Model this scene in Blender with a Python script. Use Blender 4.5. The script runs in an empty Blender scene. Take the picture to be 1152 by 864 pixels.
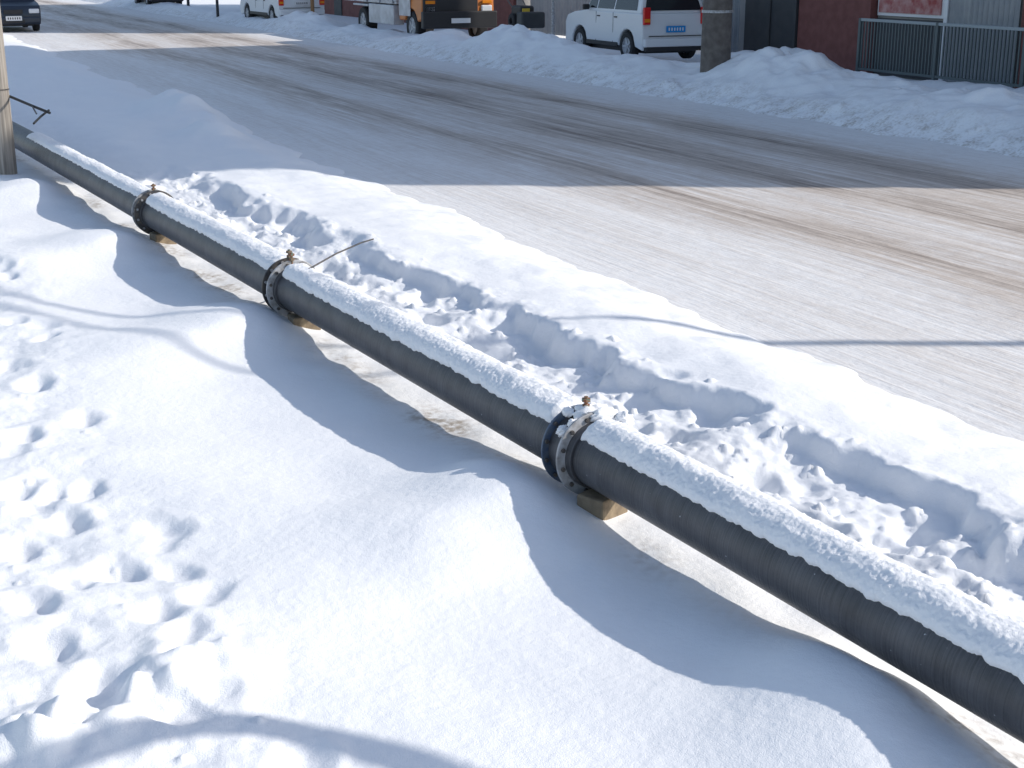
import bpy, math, random
import numpy as np
from mathutils import Vector, Matrix
random.seed(7); rs=np.random.RandomState(11)
C=bpy.context.scene.collection
PI=math.pi
HC=2.5; PITCH=math.atan(482/1600); F=1600.0
PHI=math.radians(25.3)
EL=math.radians(32); AZY=-0.04
S=Vector((math.cos(EL),math.cos(EL)*AZY,math.sin(EL))).normalized()

def at(px,py,z=0.0):
    cx=(px-576)/F; cy=(432-py)/F
    sp,cp=math.sin(PITCH),math.cos(PITCH)
    d=Vector((cx,cp+cy*sp,-sp+cy*cp)); t=(z-HC)/d.z
    return Vector((d.x*t,d.y*t,z))
def W(v,u,z=0.0):
    return Vector((v*math.cos(PHI)-u*math.sin(PHI), v*math.sin(PHI)+u*math.cos(PHI), z))
def vu(p):
    return (p.x*math.cos(PHI)+p.y*math.sin(PHI), -p.x*math.sin(PHI)+p.y*math.cos(PHI))

# ---------------------------------------------------------------- noise
_p=rs.permutation(256); _perm=np.concatenate([_p,_p,_p])
_ang=rs.rand(256)*2*PI; _gx=np.cos(_ang); _gy=np.sin(_ang)
def perlin(x,y,seed=0):
    x=np.asarray(x,dtype=np.float64)+seed*17.31+1000; y=np.asarray(y,dtype=np.float64)+seed*9.77+1000
    xi=np.floor(x).astype(np.int64); yi=np.floor(y).astype(np.int64)
    xf=x-xi; yf=y-yi; xi&=255; yi&=255
    u=xf*xf*xf*(xf*(xf*6-15)+10); v=yf*yf*yf*(yf*(yf*6-15)+10)
    def g(ix,iy,dx,dy):
        h=_perm[_perm[ix&255]+(iy&255)]&255
        return _gx[h]*dx+_gy[h]*dy
    a=g(xi,yi,xf,yf); b=g(xi+1,yi,xf-1,yf); c=g(xi,yi+1,xf,yf-1); d=g(xi+1,yi+1,xf-1,yf-1)
    return ((a+u*(b-a))+v*((c+u*(d-c))-(a+u*(b-a))))*1.4
def fbm(x,y,o=4,seed=0,g=.5):
    s=0;a=1
    for i in range(o):
        s=s+a*perlin(x*2**i,y*2**i,seed+i*3); a*=g
    return s
def sm(a,b,x):
    t=np.clip((x-a)/(b-a),0,1); return t*t*(3-2*t)

# ---------------------------------------------------------------- terrain
def pipe_v(u): return 3.22-.0645*(u-3)
mounds=[(5.62,-.43,.18,.50,.42),(9.40,-.42,.18,.55,.42),(3.54,-.22,.15,.40,.26),(2.95,-.44,.07,.35,.35),(12.75,-.50,.17,.6,.42),(16.2,-.5,.16,.7,.4)]
feet=[]
r2=random.Random(5)
for i in range(46):
    feet.append((r2.uniform(3.4,12.5),min(1.12,r2.uniform(-.5,1.25)),r2.uniform(.13,.18),r2.uniform(.08,.11),r2.uniform(-.6,.6),r2.uniform(.025,.055)))
for px,py in [(130,645),(40,690),(180,700),(60,745),(20,560),(95,478),(40,440),(25,500),(110,790),(20,620),(75,590)]:
    v,u=vu(at(px,py,0)); feet.append((u,v,.155,.10,r2.uniform(-.5,.5),r2.uniform(.05,.07)))
for i in range(92):
    u=r2.uniform(2.6,17.5); w=min(1.3,r2.gauss(.95,.20))
    feet.append((u,pipe_v(u)+w,r2.uniform(.10,.17),r2.uniform(.07,.12),r2.uniform(-.9,.9),r2.uniform(.03,.08)))
blobs=[]
for i in range(1300):
    u=2.6+14*r2.random()**1.3; w=r2.gauss(.95,.25)
    if w<.22 or w>1.45: continue
    rr_=.006+.030*r2.random()**3.2
    blobs.append((u,pipe_v(u)+w,rr_))
for i in range(160):
    u=r2.uniform(3.4,9); v=r2.uniform(-.4,1.05); blobs.append((u,v,.006+.016*r2.random()**3))
heaps=[]
for px,py,a,h in [(225,765,.16,.10),(175,790,.12,.07),(85,835,.14,.10),(30,850,.12,.08),(265,770,.09,.05)]:
    v,u=vu(at(px,py,0)); heaps.append((u,v,a,h))
piles=[(32.0,15.7,.50,1.5,.9),(33.6,15.5,.30,1.0,.8),(21.9,15.8,.42,1.4,.9),(19.6,16.6,.30,2.0,1.1),(23.8,16.2,.26,1.4,.9),(29.6,15.4,.2,1.3,.8),(26.6,15.5,.22,1.5,.8),(37,15.4,.2,1.5,.9),(16.5,15.5,.3,1.5,.9),(49,15.3,.3,2,.9),
       (19.5,19.0,.30,5.0,.9),(25.6,18.6,.55,1.2,1.0),(28.6,19.6,.35,1.0,.8),
       (22.5,5.0,.35,1.3,.5),(19.2,4.6,.22,.6,.4)]
def terrain(U,V):
    w=V-pipe_v(U)
    low=perlin(U*.45,V*.6,1)
    z=-.015+.03*sm(.3,1.8,-w)+.055*low*sm(.3,1.4,-w)
    z=z+.03*perlin(U*1.1+V*.8,V*1.1,21)*sm(.2,.9,-w)
    z=z+.022*fbm(U*1.7,V*2.2,2,23)*np.exp(-(w/.45)**2)
    for mu,mw,h,su,sv in mounds:
        dv=w-mw
        du=U-mu-.35*dv+.10*perlin(U*2,V*2,24)
        svv=np.where(dv<0,sv*2.0,sv*.85)
        suu=np.where(du<0,su*(.9 if mu>4 else 1.3),su*1.35)
        z=z+h*np.exp(-(du/suu)**2-(dv/svv)**2)
    nb=fbm(U*.9,V*.3,3,5)
    n2=fbm(U*2.4,V*2.4,3,31)
    tc=.95+.15*perlin(U*.55,U*0+3,6)
    tw=.27+.15*perlin(U*.8,U*0+7.7,8)+.11*n2+.03*perlin(U*9,V*9,33)
    soft=.04+.16*sm(-.2,.6,perlin(U*.7,V*.4,9))
    bridge=np.exp(-((U-5.85)/.25)**2)+.7*np.exp(-((U-8.9)/.25)**2)+.6*np.exp(-((U-11.6)/.3)**2)
    dist=np.abs(w-tc)
    trench=(1-sm(tw-soft,tw+.04,dist))*(1-.85*np.clip(bridge,0,1))*(1-sm(15.5,17.5,U))
    edge=5.66+.17*nb+.04*n2
    bank=sm(.25,1.35,w)*(.18+.05*perlin(U*.5,V*.9,12))*(1-sm(0,1,(V-(edge-1.1))/1.25))
    right=sm(.12,.3,w)
    z=z+right*bank
    z=z-right*trench*(.035+(.50+.30*perlin(U*.6,V*.2,14))*bank)
    rough=right*(1-sm(.22,.55,dist))*(1-sm(16,18,U))*(V<7)
    z=z+rough*(.018*fbm(U*4,V*4,3,40))
    z=z+.014*fbm(U*1.8,V*1.8,3,45)*sm(.3,.8,w)*(V<7)
    lm=(1-sm(.6,1.7,V+.35*perlin(U*.8,V*.8,50)))*(V>-6)*(U<16)
    z=z+lm*(.024*fbm(U*2.2,V*2.2,3,51)+.02)
    z=z+.002*fbm(U*7,V*7,2,53)
    z=z-.10*sm(edge-.25,edge+.12,V)*(V<20)
    fe=13.36+.22*fbm(U*.5,V*0+1,3,60)
    fb=sm(fe-.15,fe+1.3,V)
    lump=.28+.15*fbm(U*.45,V*.6,2,61)
    crest=np.exp(-((V-15.3)/1.1)**2)
    far=fb*(.22+lump*crest*.8)+fb*(.045*fbm(U*1.6,V*1.6,3,63)+.03*np.clip(fbm(U*5,V*5,2,64)-.2,0,1))*(1-sm(17,20,V))
    far=far+fb*(1-sm(14.3,15,V))*.09*np.clip(fbm(U*3.5,V*3.5,2,68)-.2,0,1)
    far=far-fb*.12*sm(16.3,18,V)
    for pu,pv_,h,a,b in piles:
        if pv_>10:
            far=far+h*np.exp(-((U-pu)/a)**2-((V-pv_)/b)**2)*(1+.40*fbm(U*1.3,V*1.3,3,66))
        else:
            z=z+h*np.exp(-((U-pu)/a)**2-((V-pv_)/b)**2)*(1+.3*fbm(U*2,V*2,2,66))
    z=np.where(V>10,-.14+far,z)
    base=z.copy()
    for fu,fv,L,B,rot,dep in feet:
        m=(np.abs(U-fu)<.4)&(np.abs(V-fv)<.4)
        if not m.any(): continue
        a=U[m]-fu;b=V[m]-fv
        c,s=math.cos(rot),math.sin(rot)
        aa=a*c+b*s; bb=-a*s+b*c
        nn=.22*perlin(U[m]*6,V[m]*6,70)+.10*perlin(U[m]*17,V[m]*17,71)
        r=np.sqrt((aa/L)**2+(bb/B)**2)+nn
        z[m]=np.minimum(z[m],base[m]-dep*(1-sm(.25,1.15,r)))+.007*np.exp(-((r-1.35)/.25)**2)
    for hu,hv,a,h in heaps:
        e=np.exp(-((U-hu)**2+(V-hv)**2)/(a*a))
        z=z+h*e*(.7+.7*fbm(U*9,V*9,2,77))
    wt=np.clip(sm(.15,.3,w)*(1-sm(1.5,1.9,w))+(1-sm(1.2,1.7,V)),0,1)*(V<7)*(U>2)*(U<20)
    q=z.copy()
    for it in range(3):
        q[1:-1]=(q[:-2]+2*q[1:-1]+q[2:])/4
        q[:,1:-1]=(q[:,:-2]+2*q[:,1:-1]+q[:,2:])/4
    z=z*(1-.85*wt)+q*.85*wt
    z=z+rough*(.007*fbm(U*13,V*13,3,44)+.010*np.clip(fbm(U*8,V*8,3,46)-.1,0,1))+lm*(.0045*fbm(U*11,V*11,3,52))
    for bu,bv,br in blobs:
        m=(np.abs(U-bu)<br*1.5)&(np.abs(V-bv)<br*1.5)
        if not m.any(): continue
        d2=((U[m]-bu)**2+(V[m]-bv)**2)*(1+.9*perlin(U[m]*38,V[m]*38,73))
        z[m]=z[m]+np.sqrt(np.clip(br*br-d2,0,None))*.7
    return z

# ---------------------------------------------------------------- materials
def mat(name,col,rough=.6,metal=0,spec=.5,bump=None,var=None):
    m=bpy.data.materials.new(name); m.use_nodes=True
    nt=m.node_tree; b=nt.nodes['Principled BSDF']
    b.inputs['Base Color'].default_value=(*col,1); b.inputs['Roughness'].default_value=rough
    b.inputs['Metallic'].default_value=metal; b.inputs['Specular IOR Level'].default_value=spec
    tc=nt.nodes.new('ShaderNodeTexCoord')
    if var:
        n=nt.nodes.new('ShaderNodeTexNoise'); n.inputs['Scale'].default_value=var[0]; n.inputs['Detail'].default_value=5
        nt.links.new(tc.outputs['Object'],n.inputs['Vector'])
        r=nt.nodes.new('ShaderNodeValToRGB'); r.color_ramp.elements[0].position=.35; r.color_ramp.elements[1].position=.68
        r.color_ramp.elements[0].color=(*col,1); r.color_ramp.elements[1].color=(*var[1],1)
        nt.links.new(n.outputs['Fac'],r.inputs['Fac']); nt.links.new(r.outputs['Color'],b.inputs['Base Color'])
    if bump:
        n=nt.nodes.new('ShaderNodeTexNoise'); n.inputs['Scale'].default_value=bump[0]; n.inputs['Detail'].default_value=4
        nt.links.new(tc.outputs['Object'],n.inputs['Vector'])
        bp=nt.nodes.new('ShaderNodeBump'); bp.inputs['Strength'].default_value=bump[1]; bp.inputs['Distance'].default_value=bump[2]
        nt.links.new(n.outputs['Fac'],bp.inputs['Height']); nt.links.new(bp.outputs['Normal'],b.inputs['Normal'])
    return m
def snow_mat(name,dirt=False,b1=(26,.36,.012),b2=(190,.6,.0032)):
    m=bpy.data.materials.new(name); m.use_nodes=True; nt=m.node_tree; N=nt.nodes; Lk=nt.links
    b=N['Principled BSDF']; b.inputs['Roughness'].default_value=.6; b.inputs['Specular IOR Level'].default_value=.3
    tc=N.new('ShaderNodeTexCoord')
    def noise(sc,det=3):
        n=N.new('ShaderNodeTexNoise'); n.inputs['Scale'].default_value=sc; n.inputs['Detail'].default_value=det
        Lk.new(tc.outputs['Object'],n.inputs['Vector']); return n
    n1=noise(b1[0]); n2=noise(b2[0],2)
    bp1=N.new('ShaderNodeBump'); bp1.inputs['Strength'].default_value=b1[1]; bp1.inputs['Distance'].default_value=b1[2]
    bp2=N.new('ShaderNodeBump'); bp2.inputs['Strength'].default_value=b2[1]; bp2.inputs['Distance'].default_value=b2[2]
    Lk.new(n1.outputs['Fac'],bp1.inputs['Height']); Lk.new(n2.outputs['Fac'],bp2.inputs['Height'])
    Lk.new(bp1.outputs['Normal'],bp2.inputs['Normal']); Lk.new(bp2.outputs['Normal'],b.inputs['Normal'])
    r=N.new('ShaderNodeValToRGB'); r.color_ramp.elements[0].color=(.87,.88,.90,1); r.color_ramp.elements[1].color=(.93,.935,.94,1)
    n3=noise(3,4); Lk.new(n3.outputs['Fac'],r.inputs['Fac'])
    out=r.outputs['Color']
    if dirt:
        at_=N.new('ShaderNodeAttribute'); at_.attribute_name='dirt'
        n4=noise(4,6); n5=noise(22,4)
        mu=N.new('ShaderNodeMath'); mu.operation='MULTIPLY'; Lk.new(n4.outputs['Fac'],mu.inputs[0]); Lk.new(n5.outputs['Fac'],mu.inputs[1])
        rr=N.new('ShaderNodeValToRGB'); rr.color_ramp.elements[0].position=.2; rr.color_ramp.elements[1].position=.42
        Lk.new(mu.outputs[0],rr.inputs['Fac'])
        mm=N.new('ShaderNodeMath'); mm.operation='MULTIPLY'; Lk.new(rr.outputs['Color'],mm.inputs[0]); Lk.new(at_.outputs['Fac'],mm.inputs[1]); mm.use_clamp=True
        mx=N.new('ShaderNodeMix'); mx.data_type='RGBA'; Lk.new(mm.outputs[0],mx.inputs['Factor'])
        Lk.new(out,mx.inputs[6]); mx.inputs[7].default_value=(.42,.37,.32,1); out=mx.outputs[2]
    Lk.new(out,b.inputs['Base Color'])
    return m
M={}
M['snow']=snow_mat('snow',True)
M['capsnow']=snow_mat('granular_snow',False,(80,.45,.008),(280,.7,.004))
M['white']=mat('white_paint',(.72,.73,.74),.35)
M['navy']=mat('dark_blue_paint',(.02,.03,.05),.3)
M['orange']=mat('orange_paint',(.62,.20,.04),.45,var=(3,(.5,.15,.03)))
M['silver']=mat('silver_grey_paint',(.55,.56,.58),.45,var=(4,(.38,.38,.39)))
M['black']=mat('black_plastic',(.02,.02,.022),.55)
M['rubber']=mat('tyre_rubber',(.018,.018,.02),.8)
M['glass']=mat('dark_glass',(.015,.02,.025),.08)
M['red']=mat('red_lens',(.65,.02,.02),.2)
M['amber']=mat('amber_lens',(.8,.25,.02),.2)
M['yellow']=mat('yellow_paint',(.7,.48,.05),.5)
M['lamp']=mat('clear_lens',(.75,.76,.78),.12)
M['plateblue']=mat('blue_plate',(.02,.26,.62),.4)
M['platewhite']=mat('white_plate',(.75,.75,.75),.4)
M['steel']=mat('galvanised_steel',(.50,.505,.52),.5,.25,var=(26,(.27,.26,.25)))
M['darksteel']=mat('dark_steel',(.07,.07,.075),.5,.5,var=(30,(.16,.14,.12)))
M['blue']=mat('blue_ring_paint',(.07,.11,.19),.45,.3,var=(30,(.14,.17,.21)))
M['rust']=mat('rusty_iron',(.32,.11,.05),.8,.2,var=(60,(.10,.20,.16)))
M['wood']=mat('weathered_board',(.30,.23,.15),.85,bump=(30,.6,.012),var=(12,(.16,.12,.08)))
M['maroon']=mat('maroon_plaster',(.15,.05,.042),.8,var=(5,(.19,.07,.06)))
M['plaster']=mat('grey_plaster',(.3,.29,.28),.85,var=(2,(.36,.34,.32)))
M['corr']=mat('corrugated_grey_sheet',(.26,.28,.30),.5,.3,var=(3,(.33,.34,.35)))
M['fence']=mat('dark_grey_fence_paint',(.085,.11,.115),.5)
M['rail']=mat('pale_rail_paint',(.30,.34,.35),.5)
M['gate']=mat('charcoal_gate',(.03,.033,.038),.6,var=(3,(.045,.048,.05)))
M['brownpost']=mat('brown_post',(.30,.17,.08),.8)
M['cable']=mat('cable_sheath',(.02,.02,.02),.6)
M['poster']=mat('red_poster',(.30,.03,.03),.5,var=(5,(.50,.28,.26)))

def pole_mat():
    m=mat('weathered_pole',(.30,.27,.23),.85); nt=m.node_tree; N=nt.nodes; Lk=nt.links
    tc=N.new('ShaderNodeTexCoord'); mp=N.new('ShaderNodeMapping'); mp.inputs['Scale'].default_value=(30,30,1.5)
    n=N.new('ShaderNodeTexNoise'); n.inputs['Scale'].default_value=1; n.inputs['Detail'].default_value=6
    Lk.new(tc.outputs['Object'],mp.inputs['Vector']); Lk.new(mp.outputs[0],n.inputs['Vector'])
    r=N.new('ShaderNodeValToRGB'); r.color_ramp.elements[0].color=(.16,.14,.12,1); r.color_ramp.elements[1].color=(.42,.38,.33,1)
    r.color_ramp.elements[0].position=.3; r.color_ramp.elements[1].position=.7
    Lk.new(n.outputs['Fac'],r.inputs['Fac']); Lk.new(r.outputs['Color'],N['Principled BSDF'].inputs['Base Color'])
    bp=N.new('ShaderNodeBump'); bp.inputs['Strength'].default_value=.5; bp.inputs['Distance'].default_value=.01
    Lk.new(n.outputs['Fac'],bp.inputs['Height']); Lk.new(bp.outputs['Normal'],N['Principled BSDF'].inputs['Normal'])
    return m
M['pole']=pole_mat()
def pipe_mat():
    m=bpy.data.materials.new('black_polyethylene'); m.use_nodes=True; nt=m.node_tree; N=nt.nodes; Lk=nt.links
    b=N['Principled BSDF']; b.inputs['Roughness'].default_value=.45
    tc=N.new('ShaderNodeTexCoord'); mp=N.new('ShaderNodeMapping'); mp.inputs['Scale'].default_value=(.8,105,.8)
    Lk.new(tc.outputs['Object'],mp.inputs['Vector'])
    n=N.new('ShaderNodeTexNoise'); n.inputs['Scale'].default_value=1; n.inputs['Detail'].default_value=5; n.inputs['Roughness'].default_value=.65
    Lk.new(mp.outputs[0],n.inputs['Vector'])
    n2=N.new('ShaderNodeTexNoise'); n2.inputs['Scale'].default_value=7; n2.inputs['Detail'].default_value=6
    Lk.new(tc.outputs['Object'],n2.inputs['Vector'])
    a1=N.new('ShaderNodeMath'); a1.operation='MULTIPLY'; a1.inputs[1].default_value=.55; Lk.new(n.outputs['Fac'],a1.inputs[0])
    ad=N.new('ShaderNodeMath'); ad.operation='MULTIPLY_ADD'; Lk.new(n2.outputs['Fac'],ad.inputs[0]); ad.inputs[1].default_value=.45; Lk.new(a1.outputs[0],ad.inputs[2])
    r=N.new('ShaderNodeValToRGB'); e=r.color_ramp.elements
    e[0].position=.34;e[0].color=(.030,.030,.033,1); e[1].position=.66; e[1].color=(.105,.105,.113,1)
    Lk.new(ad.outputs[0],r.inputs['Fac'])
    n3=N.new('ShaderNodeTexNoise'); n3.inputs['Scale'].default_value=55; n3.inputs['Detail'].default_value=2
    Lk.new(tc.outputs['Object'],n3.inputs['Vector'])
    r3=N.new('ShaderNodeValToRGB'); r3.color_ramp.elements[0].position=.76; r3.color_ramp.elements[1].position=.80
    Lk.new(n3.outputs['Fac'],r3.inputs['Fac'])
    mx=N.new('ShaderNodeMix'); mx.data_type='RGBA'; Lk.new(r3.outputs['Color'],mx.inputs['Factor']); Lk.new(r.outputs['Color'],mx.inputs[6]); mx.inputs[7].default_value=(.6,.62,.66,1)
    Lk.new(mx.outputs[2],b.inputs['Base Color'])
    bp=N.new('ShaderNodeBump'); bp.inputs['Strength'].default_value=.8; bp.inputs['Distance'].default_value=.004
    Lk.new(n.outputs['Fac'],bp.inputs['Height']); Lk.new(bp.outputs['Normal'],b.inputs['Normal'])
    return m
M['pipe']=pipe_mat()
def road_mat():
    m=bpy.data.materials.new('packed_snow_road'); m.use_nodes=True; nt=m.node_tree; N=nt.nodes; Lk=nt.links
    b=N['Principled BSDF']; b.inputs['Roughness'].default_value=.6; b.inputs['Specular IOR Level'].default_value=.3
    tc=N.new('ShaderNodeTexCoord')
    def nz(scale,det=5,rough=.55):
        mp=N.new('ShaderNodeMapping'); mp.inputs['Scale'].default_value=scale; Lk.new(tc.outputs['Object'],mp.inputs['Vector'])
        n=N.new('ShaderNodeTexNoise'); n.inputs['Scale'].default_value=1; n.inputs['Detail'].default_value=det; n.inputs['Roughness'].default_value=rough
        Lk.new(mp.outputs[0],n.inputs['Vector']); return n.outputs['Fac']
    def ma(op,a,b_=None):
        x=N.new('ShaderNodeMath'); x.operation=op
        for i,q in enumerate((a,b_)):
            if q is None: continue
            if isinstance(q,(int,float)): x.inputs[i].default_value=q
            else: Lk.new(q,x.inputs[i])
        return x.outputs[0]
    sx=N.new('ShaderNodeSeparateXYZ'); Lk.new(tc.outputs['Object'],sx.inputs[0])
    wob=ma('MULTIPLY',ma('SUBTRACT',nz((.25,.07,1),3),.5),1.6)
    v=ma('ADD',sx.outputs['X'],wob)
    p=ma('DIVIDE',ma('SUBTRACT',v,5.0),9.0)
    r=N.new('ShaderNodeValToRGB'); cr=r.color_ramp
    stops=[(0,.0),(.06,.03),(.15,.2),(.22,.12),(.29,.42),(.37,.85),(.43,.38),(.5,.46),(.56,1.0),(.62,.7),(.68,.5),(.76,1.0),(.82,.5),(.88,.15),(1,0)]
    while len(cr.elements)<len(stops): cr.elements.new(.5)
    for e,(a,c) in zip(cr.elements,stops): e.position=a; e.color=(c,c,c,1)
    Lk.new(p,r.inputs['Fac'])
    s1=nz((9,.28,1),6,.6); s2=nz((32,.8,1),5,.6); s3=nz((1.6,.25,1),4); s4=nz((60,20,1),3); s5=nz((7,5,1),5,.7)
    t=ma('ADD',ma('MULTIPLY',s1,1.2),ma('MULTIPLY',s2,.6))
    t=ma('ADD',t,ma('MULTIPLY',s3,.8))
    t=ma('SUBTRACT',t,.80)
    fac=ma('MULTIPLY',r.outputs['Color'],t)
    fac=ma('ADD',fac,ma('MULTIPLY',ma('SUBTRACT',s2,.5),.36))
    fac=ma('ADD',fac,ma('MULTIPLY',ma('SUBTRACT',s4,.5),.15))
    fac=ma('ADD',fac,ma('MULTIPLY',ma('SUBTRACT',s5,.5),.30))
    col=N.new('ShaderNodeValToRGB'); e=col.color_ramp.elements
    e[0].position=.0; e[0].color=(.82,.81,.80,1); e[1].position=.75; e[1].color=(.20,.16,.135,1)
    k=e.new(.35); k.color=(.55,.485,.43,1)
    Lk.new(fac,col.inputs['Fac']); Lk.new(col.outputs['Color'],b.inputs['Base Color'])
    h=ma('ADD',ma('MULTIPLY',s1,.6),ma('ADD',ma('MULTIPLY',s2,.4),ma('MULTIPLY',s4,.12)))
    h=ma('ADD',h,ma('MULTIPLY',s5,.6))
    bp=N.new('ShaderNodeBump'); bp.inputs['Strength'].default_value=.55; bp.inputs['Distance'].default_value=.035
    Lk.new(h,bp.inputs['Height']); Lk.new(bp.outputs['Normal'],b.inputs['Normal'])
    return m
M['road']=road_mat()

# ---------------------------------------------------------------- object helpers
def link(o,parent=None):
    C.objects.link(o)
    if parent is not None: o.parent=parent
    return o
def tag(o,label,cat,group=None,kind=None):
    if label: o['label']=label
    if cat: o['category']=cat
    if group: o['group']=group
    if kind: o['kind']=kind
    return o
def thing(name,label,cat,loc=(0,0,0),rz=0,group=None):
    o=bpy.data.objects.new(name,None); o.empty_display_size=.2; C.objects.link(o); o.location=loc; o.rotation_euler=(0,0,rz)
    return tag(o,label,cat,group)
def grid_mesh(name,P,m,attr=None):
    nr,nc,_=P.shape
    me=bpy.data.meshes.new(name)
    me.vertices.add(nr*nc); me.vertices.foreach_set('co',P.reshape(-1).astype(np.float32))
    i=np.arange((nr-1)*(nc-1)); r=i//(nc-1); c=i%(nc-1); a=r*nc+c
    q=np.stack([a,a+1,a+nc+1,a+nc],1).astype(np.int32)
    me.loops.add(q.size); me.loops.foreach_set('vertex_index',q.reshape(-1))
    me.polygons.add(len(q)); me.polygons.foreach_set('loop_start',(np.arange(len(q))*4).astype(np.int32))
    me.polygons.foreach_set('loop_total',np.full(len(q),4,np.int32))
    me.polygons.foreach_set('use_smooth',np.ones(len(q),bool))
    me.update(); me.validate()
    if attr is not None:
        A=me.attributes.new('dirt','FLOAT','POINT'); A.data.foreach_set('value',attr.reshape(-1).astype(np.float32))
    me.materials.append(m)
    return me
class MB:
    def __init__(s): s.v=[];s.f=[]
    def add(s,vs,fs):
        b=len(s.v); s.v+= [tuple(x) for x in vs]; s.f+=[tuple(b+i for i in f) for f in fs]; return s
    def box(s,c,d,rz=0,rx=0):
        R=Matrix.Rotation(rz,3,'Z')@Matrix.Rotation(rx,3,'X'); c=Vector(c)
        vs=[c+R@Vector((x*d[0]/2,y*d[1]/2,z*d[2]/2)) for x in(-1,1) for y in(-1,1) for z in(-1,1)]
        return s.add(vs,[(0,1,3,2),(4,6,7,5),(0,4,5,1),(2,3,7,6),(0,2,6,4),(1,5,7,3)])
    def tube(s,pts,rads,n=12,cap=True):
        pts=[Vector(p) for p in pts]
        if not hasattr(rads,'__len__'): rads=[rads]*len(pts)
        vs=[];k=len(pts); up=None
        for i,p in enumerate(pts):
            t=(pts[min(i+1,k-1)]-pts[max(i-1,0)]).normalized()
            if up is None:
                up=Vector((0,0,1)) if abs(t.z)<.9 else Vector((1,0,0))
            a=t.cross(up).normalized(); b=a.cross(t).normalized(); up=b
            for j in range(n):
                q=2*PI*j/n; vs.append(p+a*math.cos(q)*rads[i]+b*math.sin(q)*rads[i])
        fs=[(i*n+j,i*n+(j+1)%n,(i+1)*n+(j+1)%n,(i+1)*n+j) for i in range(k-1) for j in range(n)]
        if cap: fs+=[tuple(range(n))[::-1],tuple(range((k-1)*n,k*n))]
        return s.add(vs,fs)
    def lathe(s,prof,c,axis='Y',n=40,closed=False):
        vs=[];k=len(prof)
        for a,r in prof:
            for j in range(n):
                q=2*PI*j/n; x,y=math.cos(q)*r,math.sin(q)*r
                vs.append((c[0]+x,c[1]+a,c[2]+y) if axis=='Y' else ((c[0]+a,c[1]+x,c[2]+y) if axis=='X' else (c[0]+x,c[1]+y,c[2]+a)))
        rng=range(k if closed else k-1)
        fs=[(i*n+j,i*n+(j+1)%n,((i+1)%k)*n+(j+1)%n,((i+1)%k)*n+j) for i in rng for j in range(n)]
        if not closed: fs+=[tuple(range(n)),tuple(range((k-1)*n,k*n))]
        return s.add(vs,fs)
    def prism(s,poly,xf):
        n=len(poly)
        vs=[(-xf(z),y,z) for y,z in poly]+[(xf(z),y,z) for y,z in poly]
        fs=[tuple(range(n)),tuple(range(2*n-1,n-1,-1))]+[(i,i+n,(i+1)%n+n,(i+1)%n) for i in range(n)]
        return s.add(vs,fs)
    def build(s,name,m,parent=None,bevel=0,smooth=False,loc=None,rz=0,seg=2):
        me=bpy.data.meshes.new(name); me.from_pydata(s.v,[],s.f); me.materials.append(m)
        import bmesh
        b=bmesh.new(); b.from_mesh(me); bmesh.ops.recalc_face_normals(b,faces=b.faces); b.to_mesh(me); b.free()
        me.polygons.foreach_set('use_smooth',[bool(smooth)]*len(me.polygons))
        o=bpy.data.objects.new(name,me); link(o,parent)
        if loc is not None: o.location=loc; o.rotation_euler=(0,0,rz)
        if smooth:
            try: me.set_sharp_from_angle(angle=math.radians(40))
            except Exception: pass
        if bevel:
            md=o.modifiers.new('b','BEVEL'); md.width=bevel; md.segments=seg; md.limit_method='ANGLE'; md.angle_limit=math.radians(35)
        return o

# ---------------------------------------------------------------- ground sheet
def geo(a,b,q):
    out=[a]
    while out[-1]<b: out.append(out[-1]*(1+q))
    return out
us=[-300,-150,-80,-40,-20,-10,-5,-2,0,1]+list(np.arange(1.5,2.6,.1))+geo(2.6,24,.0029)+geo(24.1,60,.0045)+geo(61,130,.02)+[150,200,300,500,900]
vs_=[-700,-300,-120,-50,-20,-10,-6,-4,-3,-2]+list(np.arange(-1.5,-.1,.05))+list(np.arange(-.1,6.15,.012))+[6.3,6.6,7,8,9.9,10.1,12,12.6]+list(np.arange(12.8,17.2,.045))+list(np.arange(17.3,24,.2))+[26,30,36,45,60,90,150,300,700]
us=np.array(us);vs_=np.array(vs_)
U,V=np.meshgrid(us,vs_,indexing='ij')
Z=terrain(U,V)
w_=V-pipe_v(U)
dirt=(np.clip(sm(12.9,13.6,V)*(1-sm(14.0,15.0,V)),0,1)*.8 + .4*sm(5.4,5.8,V)*(V<9))
dirt=dirt+2.2*np.exp(-((w_+.05)/.13)**2)*np.clip(perlin(U*1.3,V*1.3,130)+.1,0,1)
P=np.stack([V,U,Z],-1)
g=bpy.data.objects.new('snowy_ground',grid_mesh('snowy_ground',P,M['snow'],dirt)); link(g); g.rotation_euler.z=PHI
g['kind']='structure'
ur=np.array([-150,-60,-20]+list(np.arange(0,60,.25))+[70,90,130,200,300,600]); vr=np.arange(5.2,14.01,.1)
U2,V2=np.meshgrid(ur,vr,indexing='ij')
Z2=.008*fbm(U2*.25,V2*1.2,2,80)+.006*perlin(U2*.1,V2*3.5,83)-.004
r=bpy.data.objects.new('road',grid_mesh('road',np.stack([V2,U2,Z2],-1),M['road'])); link(r); r.rotation_euler.z=PHI; r['kind']='structure'

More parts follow.
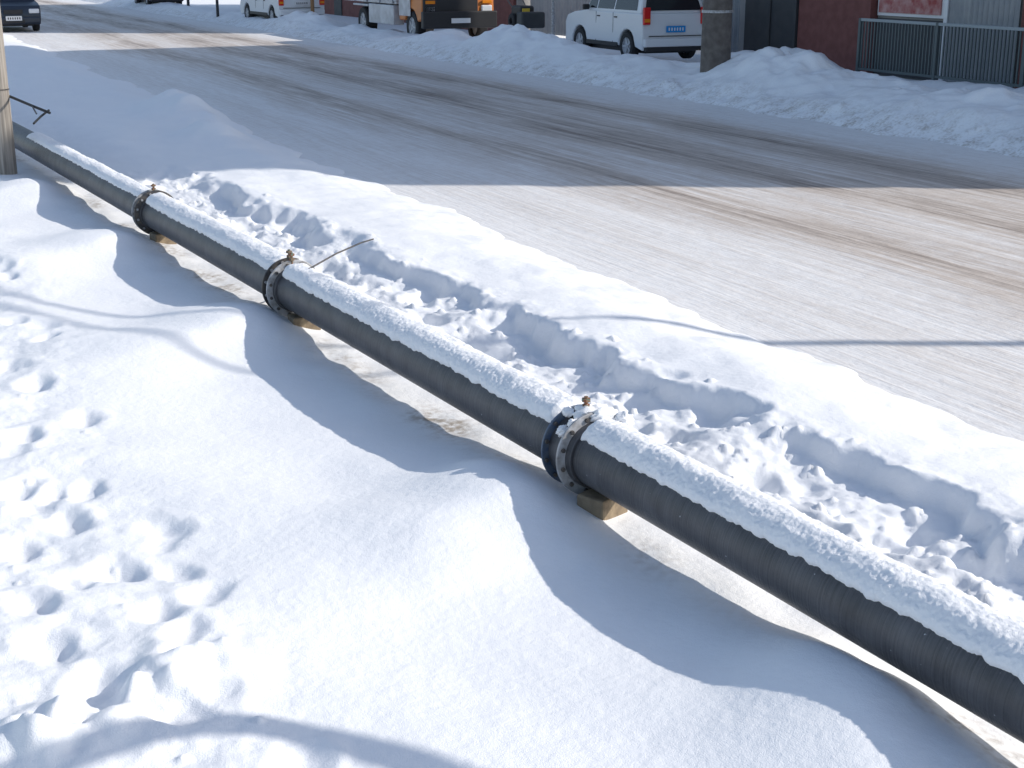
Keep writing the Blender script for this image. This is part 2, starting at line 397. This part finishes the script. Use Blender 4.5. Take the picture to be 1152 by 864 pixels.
# ---------------------------------------------------------------- pipeline
PZ=.25; PR=.147; PANG=PHI+math.atan(.0645)
p0=W(3.22,3.0,PZ)
pl=thing('pipeline','long black plastic pipe in bolted sections running diagonally across the snow beside the road','pipe',p0,PANG)
joints=[(2.64,.15,'blue'),(6.58,.10,'steel'),(10.10,.09,'dark')]
ends=[-3.2]+[j[0] for j in joints]+[26]
for i in range(4):
    a,b=ends[i],ends[i+1]
    MB().lathe([(a+.005,PR-.02),(a+.005,PR)]+[(a+(b-a)*k/20,PR) for k in range(1,20)]+[(b-.005,PR),(b-.005,PR-.02)],(0,0,0),n=64).build('pipe_section',M['pipe'],pl,smooth=True)
def flange_ring(s,mname,parent,R=.207,th=.013,nb=12):
    f=MB().lathe([(-th/2,PR+.001),(-th/2,R-.003),(-th/2+.003,R),(th/2-.003,R),(th/2,R-.003),(th/2,PR+.001)],(0,s,0),n=64,closed=True).build('flange_ring',M[mname],parent,smooth=True)
    for k in range(nb):
        q=2*PI*(k+.5)/nb; x,z=math.cos(q)*.181,math.sin(q)*.181
        m=MB().lathe([(-.018,.005),(-.018,.011),(-th/2,.011),(-th/2,.005)],(x,s,z),n=6)
        m.lathe([(th/2,.005),(th/2,.011),(.018,.011),(.018,.005)],(x,s,z),n=6)
        m.build('bolt',M['darksteel' if mname in('steel','blue') else 'steel'],f)
    return f
for s,gap,k in joints:
    MB().lathe([(-gap/2-.05,PR+.001),(-gap/2-.05,PR+.012),(-gap/2+.0,PR+.016),(gap/2,PR+.016),(gap/2+.05,PR+.012),(gap/2+.05,PR+.001)],(0,s,0),n=64,closed=True).build('coupling_collar',M['pipe'],pl,smooth=True)
    near={'blue':'steel','steel':'steel','dark':'darksteel'}[k]; far={'blue':'blue','steel':'darksteel','dark':'steel'}[k]
    flange_ring(s-gap/2,near,pl); flange_ring(s+gap/2,far,pl,R=.200 if k=='blue' else .205,th=.011)
    for dx,ds in ([(0,0)] if k!='steel' else [(-.01,-.05),(.01,.05)]):
        MB().tube([(dx,s+ds,PR),(dx,s+ds,.262)],.010,8).lathe([(.205,.0),(.205,.02),(.222,.02),(.222,0)],(dx,s+ds,0),axis='Z',n=6).lathe([(.238,.0),(.238,.023),(.252,.023),(.252,0)],(dx,s+ds,0),axis='Z',n=6).build('top_bolt',M['rust'],pl)
a=at(347,303,.44); b=at(420,269,.42)
MB().tube([a,(a*.6+b*.4)+Vector((0,0,.02)),(a*.2+b*.8)+Vector((0,0,.015)),b],.006,6).build('thin_rod',M['darksteel'],smooth=True)
tag(bpy.data.objects['thin_rod'],'thin dark rod sticking out to the right from the middle pipe joint','rod')

def cap(s0,s1,label,thin=1.0,fade0=.06,fade1=.06):
    n=max(60,int((s1-s0)/.005)) if s1<9 else int((s1-s0)/.014)
    m=64
    ss=np.linspace(s0,s1,n); tt=np.linspace(-1,1,m)
    SS,TT=np.meshgrid(ss,tt,indexing='ij')
    hw=math.radians(47)+.06*fbm(SS*2,SS*0+np.sign(TT)*5,3,90)+.075*fbm(SS*14,SS*0+np.sign(TT)*5,4,91)
    hw=hw*(1-.3*(1-thin))
    TH=TT*hw
    prof=np.clip(1-np.abs(TT)**4,0,1)**.5
    k=sm(s0,s0+fade0,SS)*(1-sm(s1-fade1,s1,SS))
    eg=.35+.65*np.abs(TT)**1.5
    h=(.036*thin+.009*fbm(SS*1.8,TH*1.5,2,92)+.004*fbm(SS*13,TH*3,3,93)+.0065*eg*fbm(SS*46,TH*9,3,94))*prof*np.sqrt(k)-.004*(1-prof)
    h=np.maximum(h,-.004)
    h=h+.014*np.cos(TH*1.5)*prof*k*thin
    R=PR+h
    P=np.stack([R*np.sin(TH),SS,R*np.cos(TH)],-1)
    o=bpy.data.objects.new('snow_cap',grid_mesh('snow_cap',P[:, ::-1],M['capsnow'])); link(o,pl)
    if thin<1: o['label']='thin patchy snow strip'
cap(-3.1,2.53,'')
cap(2.75,6.51,'')
cap(6.66,10.03,'')
cap(10.18,15.5,'',.6)
def clump(loc,r,sc=(1,1,.7)):
    n=34;m=22
    A=np.linspace(0,2*PI,n+1);B=np.linspace(-PI/2,PI/2,m)
    AA,BB=np.meshgrid(A,B,indexing='ij')
    x=np.cos(AA)*np.cos(BB);y=np.sin(AA)*np.cos(BB);z=np.sin(BB)
    sd=random.random()*40
    rr=r*(1+.3*fbm(x*1.8+sd,y*1.8+z*2,4,95))
    P=np.stack([x*rr*sc[0],y*rr*sc[1],z*rr*sc[2]],-1); P[-1]=P[0]
    o=bpy.data.objects.new('snow_lump',grid_mesh('snow_lump',P,M['capsnow'])); link(o,pl); o.location=loc
clump((.03,2.64,PR+.03),.085,sc=(1.1,.75,.5))
clump((-.12,2.64,PR-.04),.035,sc=(1,1,.8))
clump((-.09,2.60,PR+.0),.03,sc=(1,1,.8))
clump((-.06,2.70,PR+.03),.03,sc=(1,1,.8))
clump((.05,2.555,PR+.035),.05,sc=(1.5,.6,.8))
clump((.12,2.5,PR+.01),.05,sc=(1,1,.8))
clump((.10,2.70,PR+.01),.045,sc=(1,1,.8))
clump((.03,6.58,PR+.02),.05,sc=(1.3,.7,.5))
clump((.02,10.10,PR+.02),.05,sc=(1.3,.7,.5))
def on_pipe(x,s,z): 
    c,sn=math.cos(PANG),math.sin(PANG); return p0+Vector((x*c-s*sn,x*sn+s*c,z))
for s,x,rz,lab in [(2.45,-.02,.35,'weathered timber block under the pipe at the nearest joint'),(6.36,.0,-.1,'weathered timber block under the pipe at the middle joint'),(9.9,.0,.1,'weathered timber block under the pipe at the farthest joint')]:
    q=on_pipe(x,s,0)
    MB().box((0,0,.0),(.20,.16,.19)).box((.02,.03,-.12),(.28,.20,.06),.1).build('timber_block',M['wood'],bevel=.012,seg=2,loc=(q.x,q.y,0.003),rz=PANG+rz)
    o=C.objects[-1]; tag(o,lab,'timber block','timber blocks under the pipe')

# ---------------------------------------------------------------- near pole
b=at(7,196,-.02)
wp=thing('utility_pole','weathered wooden pole at the left edge, pipe passing behind it','pole',b)
MB().tube([(0,0,-.5),(0,0,0),(0,0,3),(0,0,8.2)],[.135,.13,.12,.09],24).build('shaft',M['pole'],wp,smooth=True)
MB().lathe([(1.0,.1275),(1.0,.134),(1.012,.134),(1.012,.1275)],(0,0,0),axis='Z',n=24,closed=True).build('wire_band',M['darksteel'],wp)
MB().box((0,0,7.8),(1.4,.1,.1)).build('crossarm',M['pole'],wp)
q1=at(10,108,.9);q2=at(36,119,.84);q3=at(56,127,.78)
MB().tube([q1,q2,q3],.016,7).tube([at(55,124,.79),at(46,131,.74),at(38,139,.70)],.013,7).tube([q2,at(41,128,.80)],.009,6).build('black_bracket',M['cable'],smooth=True)
tag(C.objects[-1],'bent black metal rod with a hooked end jutting from the wooden pole','metal rod')

# ---------------------------------------------------------------- vehicles
def wheel(parent,x,y,r,w=.2):
    sg=1 if x>0 else -1
    wh=bpy.data.objects.new('wheel',None); wh.empty_display_size=.1; link(wh,parent); wh.location=(x,y,r)
    MB().lathe([(-w/2,r*.62),(-w/2,r*.93),(-w/2+.03,r),(w/2-.03,r),(w/2,r*.93),(w/2,r*.62)],(0,0,0),axis='X',n=32,closed=True).build('tyre',M['rubber'],wh,smooth=True)
    m=MB().lathe([(sg*(w/2-.05),0.01),(sg*(w/2-.05),r*.6),(sg*(w/2-.01),r*.62),(sg*(w/2-.01),r*.66),(-sg*.05,r*.66),(-sg*.05,.01)],(0,0,0),axis='X',n=28)
    for k in range(5):
        q=2*PI*k/5
        m.box((sg*(w/2-.035),math.cos(q)*r*.33,math.sin(q)*r*.33),(.03,.05,r*.6),rx=q-PI/2)
    m.build('rim',M['silver'],wh)
def panel(parent,name,m,pts,th=.006):
    pts=[Vector(p) for p in pts]
    n=(pts[1]-pts[0]).cross(pts[2]-pts[0]).normalized()
    k=len(pts); vs=[p-n*th for p in pts]+[p+n*th for p in pts]
    fs=[tuple(range(k)),tuple(range(2*k-1,k-1,-1))]+[(i,(i+1)%k,(i+1)%k+k,i+k) for i in range(k)]
    return MB().add(vs,fs).build(name,m,parent)
def plate_chars(p,y,zz,sgn,m):
    for k in range(6):
        MB().box((-.19+k*.075,y+sgn*.012,zz),(.035,.004,.07)).build('plate_character',m,p)
def car(name,label,loc,rz,paint,L=4.3,Wd=1.72,H=1.55,plate='platewhite',wagon=True,group=None,r=.32):
    t=thing(name,label,'car',loc,rz,group)
    hl=L/2; belt=.95*H/1.55; fa=hl-.82; ra=-hl+.78; R=r+.06
    def arch(c): return [(c+math.cos(q)*R,max(.24,r+math.sin(q)*R*1.0)) for q in np.linspace(0,PI,11)]
    low=[(-hl+.05,.26)]+[(-hl,.45),(-hl+.01,.72),(-hl+.04,belt-.02),(-hl+.12,belt+.0),(hl-1.15,belt),(hl-.5,belt-.06),(hl-.12,belt-.15),(hl-.01,belt-.32),(hl,.42),(hl-.06,.24)]
    low+= [p for p in arch(fa)]+[p for p in arch(ra)]
    half=lambda z: Wd/2-.02-max(0,.45-z)*.12
    m=MB().prism(low,half)
    topb=-hl+.1 if wagon else -hl+.65
    cab=[(topb,belt-.01),(topb+.16 if wagon else topb+.6,H-.1),(topb+.34 if wagon else topb+.8,H-.02),(.2,H),(.55,H-.05),(hl-1.12,belt-.01)]
    hc=lambda z: Wd/2-.035-(z-belt)*.26
    m.prism(cab,hc)
    m.build('body',M[paint],t,bevel=.035,seg=3,smooth=True)
    for sg in(-1,1):
        X=lambda z: sg*(hc(z)+.004)
        zt=H-.13; zb=belt+.06
        ys=[topb+.28 if wagon else topb+.62, -.62,-.55,.28,.35]
        if wagon: panel(t,'side_window',M['glass'],[(X(zb),ys[0]-.05,zb),(X(zb),ys[1],zb),(X(zt),ys[1],zt),(X(zt),ys[0]+.06,zt)])
        panel(t,'side_window',M['glass'],[(X(zb),ys[2],zb),(X(zb),ys[3],zb),(X(zt),ys[3],zt),(X(zt),ys[2],zt)])
        panel(t,'side_window',M['glass'],[(X(zb),ys[4],zb),(X(zb),hl-1.25,zb),(X(zt),.6,zt),(X(zt),ys[4],zt)])
        for y in (-.58,.315):
            MB().box((sg*(Wd/2-.0185),y,(belt+.35)/2+.02),(.006,.014,belt-.42)).build('door_seam',M['black'],t)
            MB().box((sg*(Wd/2-.01),y-.14,belt-.12),(.03,.14,.03)).build('door_handle',M['black'],t,bevel=.008)
        MB().box((sg*(Wd/2-.015),0,.36),(.03,L-2.45,.10)).build('sill_trim',M['black'],t,bevel=.01)
        MB().box((sg*(Wd/2+.07),hl-1.35,belt+.08),(.18,.09,.13)).build('mirror',M['black'],t,bevel=.03)
        MB().box((sg*(Wd/2-.13),-hl-.002,belt-.06),(.18,.08,.40)).build('taillight',M['red'],t,bevel=.02)
        MB().box((sg*(Wd/2-.13),-hl-.014,belt-.16),(.15,.08,.08)).build('turn_signal',M['amber'],t)
        MB().box((sg*(Wd/2-.24),hl-.03,belt-.32),(.34,.10,.15)).build('headlight',M['lamp'],t,bevel=.03)
        for y in (fa,ra): wheel(t,sg*(Wd/2-.12),y,r)
    yb0,yb1=cab[0][0],cab[1][0]; z0,z1=belt+.06,H-.16
    yy=lambda z: yb0+(yb1-yb0)*(z-belt)/(H-.1-belt)-.006
    panel(t,'rear_window',M['glass'],[(-hc(z0)+.1,yy(z0),z0),(hc(z0)-.1,yy(z0),z0),(hc(z1)-.1,yy(z1),z1),(-hc(z1)+.1,yy(z1),z1)])
    yf=lambda z: (hl-1.12)+(.55-(hl-1.12))*(z-belt)/(H-.05-belt)+.008
    z1=H-.12
    panel(t,'windscreen',M['glass'],[(-hc(z0)+.06,yf(z0),z0),(hc(z0)-.06,yf(z0),z0),(hc(z1)-.08,yf(z1),z1),(-hc(z1)+.08,yf(z1),z1)])
    MB().box((0,-hl-.02,.45),(Wd-.1,.14,.20)).build('bumper',M[paint],t,bevel=.04,seg=3)
    MB().box((0,-hl-.005,.31),(Wd-.2,.14,.12)).build('bumper_trim',M['black'],t,bevel=.02)
    MB().box((0,-hl-.004,.60),(Wd-.4,.02,.02)).build('tailgate_seam',M['black'],t)
    MB().box((0,0,.30),(Wd-.5,L-.5,.22)).build('underbody',M['black'],t)
    MB().box((0,hl-.0,.40),(Wd-.1,.12,.2)).build('bumper',M[paint],t,bevel=.04,seg=3)
    MB().box((0,hl+.01,belt-.34),(.62,.05,.14)).build('grille',M['black'],t,bevel=.01)
    MB().box((0,hl+.04,.36),(.7,.06,.12)).build('air_intake',M['black'],t,bevel=.01)
    for y in(-hl-.03,hl+.075):
        sgn=1 if y>0 else -1; zz=.76 if y<0 else .46
        p=MB().box((0,y,zz),(.52,.02,.15)).build('number_plate',M[plate],t)
        plate_chars(p,y,zz,sgn,M['lamp' if plate=='plateblue' else 'black'])
    return t
gv=PHI-math.radians(1)
rw=at(708,68,.06)
hd=Vector((-math.sin(gv),math.cos(gv),0)); rt=Vector((math.cos(gv),math.sin(gv),0))
c=rw+hd*1.27+rt*.80
car('parked_car','white estate car seen from behind with blue number plate, parked beside the thick dark pole',(c.x,c.y,.06),gv,'white',L=4.1,Wd=1.84,H=1.84,plate='plateblue',group='vehicles parked across the road',r=.34)
c=at(330,16,.1)
car('parked_car','white car parked far down the street behind the left end of the far snowbank',(c.x+.75,c.y-8.0,.10),PHI+math.radians(3),'white',L=4.4,Wd=1.8,H=1.55,wagon=False,group='vehicles parked across the road')
c=at(8,33,0)
car('approaching_car','dark blue car driving towards the viewer at the top left corner',(c.x,c.y,.0),PHI+PI,'navy',L=4.5,Wd=1.85,H=1.65)
c=at(172,0,.15)
car('parked_car','dark car far off at the top edge of the snowy street',(c.x+2.2,c.y-8,.12),PHI,'navy',L=4.3,H=1.5,group='vehicles parked across the road')

def truck(loc,rz):
    t=thing('parked_truck','small orange-cabbed flatbed truck with silver side panels parked behind the snowbank','truck',loc,rz,'vehicles parked across the road')
    Wd=2.0
    cab=[(1.5,.55),(1.5,2.0),(1.6,2.15),(2.6,2.15),(2.85,1.95),(3.08,1.25),(3.1,.6),(2.85,.55)]+[(2.35+math.cos(q)*.46,.40+math.sin(q)*.46) for q in np.linspace(.35,PI-.35,8)]
    hw=lambda z: Wd/2-max(0,z-1.2)*.1
    MB().prism(cab,hw).build('cab',M['orange'],t,bevel=.04,seg=3,smooth=True)
    panel(t,'windscreen',M['glass'],[(-.85,3.075,1.33),(.85,3.075,1.33),(.82,2.90,1.88),(-.82,2.90,1.88)],.02)
    for sg in(-1,1):
        panel(t,'door_window',M['glass'],[(sg*1.0,1.75,1.3),(sg*1.0,2.9,1.3),(sg*.945,2.7,1.9),(sg*.945,1.75,1.9)],.012)
        MB().box((sg*.78,3.1,.84),(.3,.07,.22)).build('headlight',M['lamp'],t,bevel=.03)
        MB().box((sg*.78,3.12,1.03),(.26,.05,.08)).build('turn_signal',M['amber'],t,bevel=.01)
        MB().box((sg*1.12,2.95,1.55),(.16,.08,.34)).build('mirror',M['black'],t,bevel=.03)
        MB().box((sg*1.0,-.85,1.22),(.04,4.3,.42)).build('side_board',M['silver'],t,bevel=.01)
        for y in(-2.9,-1.9,-.9,.1,1.1): MB().box((sg*1.03,y,1.2),(.035,.06,.5)).build('stake',M['silver'],t)
        MB().box((sg*.93,.35,.66),(.3,1.9,.5)).build('tool_box',M['silver'],t,bevel=.02)
        MB().box((sg*1.012,1.95,.98),(.02,.8,.62)).build('door_panel',M['silver'],t,bevel=.006)
        MB().box((sg*.9,-1.3,.86),(.34,1.2,.05)).build('mudguard',M['silver'],t,bevel=.015)
        wheel(t,sg*.86,2.35,.40,.24); wheel(t,sg*.86,-1.3,.40,.3)
    MB().box((0,-.85,.98),(2.0,4.35,.08)).build('deck',M['silver'],t)
    MB().box((0,-3.02,1.22),(2.0,.04,.42)).build('tailboard',M['silver'],t)
    MB().box((0,1.3,1.5),(2.0,.05,1.0)).build('headboard',M['silver'],t)
    MB().box((0,-.2,.74),(.75,5.6,.26)).build('chassis',M['black'],t)
    MB().box((0,3.16,.60),(2.04,.18,.42)).build('bumper',M['black'],t,bevel=.03,seg=3)
    MB().box((.22,3.105,.98),(1.5,.06,.40)).build('grille',M['black'],t,bevel=.02)
    MB().box((0,3.26,.58),(.52,.02,.12)).build('number_plate',M['platewhite'],t)
    return t
ft=at(472,47,.08)
hd=Vector((math.sin(PHI),-math.cos(PHI),0)); rt=Vector((math.cos(PHI),math.sin(PHI),0))
c=ft-hd*3.1+rt*1.05
tr=truck((c.x,c.y,.02),PHI+PI); tr.scale=(1.15,1.15,1.15)

b=at(588,27,.75)
sb=thing('dark_machine','small dark machine with a yellow patch on the snow heap beyond the truck','machine',(b.x,b.y+.3,.66),PHI)
MB().box((0,0,.38),(.42,.6,.36)).build('engine_cover',M['black'],sb,bevel=.06,seg=3)
MB().box((-.05,-.31,.42),(.22,.03,.14)).build('side_plate',M['yellow'],sb,bevel=.01)
MB().box((0,-.5,.2),(.7,.36,.42)).build('scoop',M['gate'],sb,bevel=.05)
MB().tube([(-.2,.2,.5),(-.25,.7,.85),(.25,.7,.85),(.2,.2,.5)],.018,8).build('handlebar',M['darksteel'],sb,smooth=True)
for sg in(-1,1): MB().lathe([(-.05,.09),(-.05,.17),(-.03,.2),(.03,.2),(.05,.17),(.05,.09)],(sg*.28,.05,.16),axis='X',n=24,closed=True).build('wheel',M['rubber'],sb,smooth=True)

# ---------------------------------------------------------------- street furniture across the road
def simple_pole(name,label,px,py,z,r0,r1,h,m,cat='pole'):
    b=at(px,py,z)
    t=thing(name,label,cat,(b.x,b.y,z-.3))
    MB().tube([(0,0,0),(0,0,h*.5),(0,0,h)],[r0,(r0+r1)/2,r1],20).build('shaft',m,t,smooth=True)
    return t
M['darkpole']=mat('dark_tarred_wood',(.10,.085,.075),.85,bump=(25,.5,.01),var=(8,(.16,.14,.125)))
t=simple_pole('utility_pole','thick dark wooden pole standing in the snowbank beside the white estate car',805,66,.62,.29,.22,9,M['darkpole'])
MB().lathe([(1.15,.288),(1.15,.30),(1.20,.30),(1.20,.288)],(0,0,0),axis='Z',n=24,closed=True).build('metal_band',M['steel'],t)
MB().box((0,0,8.6),(.12,1.6,.12)).build('crossarm',M['pole'],t)
simple_pole('thin_post','thin brown post beside the far white car',352,22,.3,.07,.06,4,M['brownpost'])
simple_pole('thin_post','thin dark post at the top of the far snowbank, left of the far white car',245,16,.25,.06,.05,4,M['gate'])
simple_pole('thin_post','thin grey post between the truck and the white estate car',622,32,.5,.06,.05,4,M['steel'])
simple_pole('thin_post','dark post at the top edge between the far cars',212,8,.2,.07,.06,4,M['gate'])
lp=Vector((11.6,9.28,0))
sl=thing('street_lamp','tall thin grey street lamp across the road','street lamp',(lp.x,lp.y,.1))
MB().tube([(0,0,-.3),(0,-.45,6.9)],[.085,.06],16).build('post',M['steel'],sl,smooth=True)
MB().tube([(0,-.45,6.85),(-.25,-.45,7.0),(-.5,-.45,7.02)],.03,8).build('arm',M['steel'],sl,smooth=True)
MB().box((-.6,-.45,7.0),(.4,.16,.08)).build('lamp_head',M['silver'],sl,bevel=.02)

def cable(pix,zs,r,label):
    pts=[]
    for (px,py),z in zip(pix,zs):
        G=at(px,py,0); pts.append(G+S*(z/S.z))
    out=[]
    for i in range(len(pts)-1):
        p_1=pts[max(i-1,0)];a=pts[i];b=pts[i+1];c_=pts[min(i+2,len(pts)-1)]
        for k in range(8):
            t=k/8; out.append(.5*((2*a)+(b-p_1)*t+(2*p_1-5*a+4*b-c_)*t*t+(3*a-p_1-3*b+c_)*t**3))
    out.append(pts[-1])
    MB().tube(out,r,8).build('overhead_cable',M['cable'],smooth=True)
    tag(C.objects[-1],label,'cable','overhead cables')
cable([(585,386),(430,388),(310,386),(160,366),(0,330),(-250,255)],[6.7]*6,.030,'upper overhead cable leaving the street lamp')
cable([(585,390),(430,418),(310,420),(160,398),(0,348),(-250,262)],[6.6]*6,.028,'lower sagging overhead cable leaving the street lamp')
cable([(-60,905),(60,862),(150,838),(250,828),(340,838),(430,858),(520,890),(640,950)],[3.3]*8,.07,'unseen thick cable added to cast the curved shadow at the lower left')  # added out of view, traced back along the sun from the wanted shadow

# fence
fr=thing('metal_fence','low dark grey metal railing with vertical bars at the upper right','fence',W(19.7,0,.1),PHI)
ua,ub=13.0,24.6
MB().box((0,(ua+ub)/2,1.12),(.06,ub-ua,.06)).build('top_rail',M['rail'],fr,bevel=.01)
MB().box((0,(ua+ub)/2,.12),(.05,ub-ua,.05)).build('bottom_rail',M['fence'],fr)
posts=[13.0,15.3,17.6,19.9,22.25,24.6]
for y in posts: MB().box((0,y,.55),(.07,.07,1.2)).build('fence_post',M['fence'],fr)
bars=[y for y in np.arange(ua+.12,ub,.095) if min(abs(y-q) for q in posts)>.05]
bars=[y for y in bars if y>16.5]
bm=MB(); bm.box((0,0,.62),(.026,.03,.95)); first=bm.build('bar',M['fence'],fr)
first.location=(0,bars[0],0)
for y in bars[1:]:
    c=first.copy(); C.objects.link(c); c.parent=fr; c.location=(0,y,0)

# building 1
b1=thing('apartment_building','grey building with maroon ground-floor wall behind the metal railing','building',W(21,0,0),PHI)
u0,u1,HB=7.2,31.0,13.7
MB().box((6,(u0+u1)/2,HB/2-.2),(12,u1-u0,HB+.4)).build('wall',M['plaster'],b1)
MB().box((6,(u0+u1)/2,HB+.12),(12.1,u1-u0+.1,.24)).build('roof',M['gate'],b1)
MB().box((-.11,26.95,1.5),(.22,2.6,3.4)).build('maroon_wall',M['maroon'],b1,bevel=.01)
MB().box((-.05,18.5,1.5),(.1,5.6,3.4)).build('maroon_wall',M['maroon'],b1)
def corr(cx,y0,y1,z0,z1,par,name='corrugated_panel',m='corr',pitch=.14):
    n=int((y1-y0)/(pitch/4)); vs=[];fs=[]
    for i in range(n+1):
        y=y0+(y1-y0)*i/n; x=cx+.022*math.sin(2*PI*(y-y0)/pitch)
        vs+= [(x,y,z0),(x,y,z1)]
        if i: b=2*i; fs.append((b-2,b,b+1,b-1))
    return MB().add(vs,fs).build(name,M[m],par,smooth=True)
corr(-.06,21.4,23.35,0,2.9,b1)
MB().box((-.04,23.42,1.5),(.12,.10,3.2)).build('trim',M['white'],b1)
sw=MB().box((-.03,24.55,2.0),(.08,2.1,1.5)).build('shop_window',M['white'],b1,bevel=.01)
MB().box((-.085,24.55,2.0),(.03,1.95,1.36)).build('poster_panel',M['poster'],sw)
MB().box((-.04,24.55,.6),(.06,2.1,1.2)).build('plinth',M['gate'],b1)
MB().box((-.06,29.5,1.4),(.12,2.2,2.9)).build('gate',M['gate'],b1,bevel=.01)
MB().box((-.13,29.5,1.4),(.02,.03,2.8)).build('gate_seam',M['black'],b1)
MB().box((-.15,28.33,1.5),(.24,.1,3.1)).build('door_frame',M['gate'],b1)
wf=None
for st in range(3):
    for k in range(6):
        y=10+k*3.7; zz=4.9+st*3.1
        if wf is None:
            wf=MB().box((0,0,0),(.08,1.5,1.6)).build('window',M['white'],b1); wf.location=(-.03,y,zz)
            pn=MB().box((-.03,0,0),(.06,1.34,1.44)).build('pane',M['glass'],wf)
        else:
            c=wf.copy(); C.objects.link(c); c.parent=b1; c.location=(-.03,y,zz)
            d=pn.copy(); C.objects.link(d); d.parent=c
sf=thing('sheet_fence','grey corrugated sheet fence behind the thick dark pole','fence',W(21.4,0,.05),PHI)
corr(0,31.05,43.9,0,1.9,sf,'corrugated_sheet','corr',.2)
MB().box((.05,37.5,1.93),(.06,12.9,.06)).build('top_rail',M['gate'],sf)
b2=thing('apartment_building','brownish building far down the street behind the truck','building',W(21,0,0),PHI)
MB().box((6,58,6),(12,28,12.4)).build('wall',M['plaster'],b2)
MB().box((-.05,58,.9),(.1,27.8,2.2)).build('plinth',M['maroon'],b2)
MB().box((6,58,12.3),(12.1,28.1,.24)).build('roof',M['gate'],b2)
for k in range(6):
    w2=MB().box((-.02,47+k*4.4,3.0),(.1,1.6,1.5)).build('window',M['white'],b2)
    MB().box((-.06,47+k*4.4,3.0),(.06,1.44,1.34)).build('pane',M['glass'],w2)
    MB().box((-.11,49+k*4.4,.95),(.06,1.0,2.0)).build('door',M['gate'],b2)

# ---------------------------------------------------------------- light, world, camera
sc=bpy.context.scene
w=bpy.data.worlds.new('World'); sc.world=w; w.use_nodes=True
nt=w.node_tree; bg=nt.nodes['Background']; sk=nt.nodes.new('ShaderNodeTexSky'); sk.sky_type='NISHITA'; sk.sun_disc=False
sk.sun_elevation=EL; sk.sun_rotation=math.atan2(S.x,S.y); sk.air_density=1; sk.dust_density=1.0; sk.ozone_density=1.2
hs=nt.nodes.new('ShaderNodeHueSaturation'); hs.inputs['Saturation'].default_value=.93; hs.inputs['Value'].default_value=1.12
nt.links.new(sk.outputs[0],hs.inputs['Color']); nt.links.new(hs.outputs[0],bg.inputs[0]); bg.inputs[1].default_value=.15
sd=bpy.data.lights.new('sun','SUN'); sd.energy=4.0; sd.angle=math.radians(.55); sd.color=(1,.945,.87)
so=bpy.data.objects.new('sun',sd); C.objects.link(so); so.rotation_euler=(-S).to_track_quat('-Z','Y').to_euler()
cd=bpy.data.cameras.new('camera'); cd.lens=50; cd.sensor_width=36; cd.clip_end=3000; cd.clip_start=.05
co=bpy.data.objects.new('camera',cd); C.objects.link(co); co.location=(0,0,HC); co.rotation_euler=(PI/2-PITCH,0,0)
sc.camera=co
sc.view_settings.view_transform='Standard'; sc.view_settings.look='None'; sc.view_settings.exposure=0
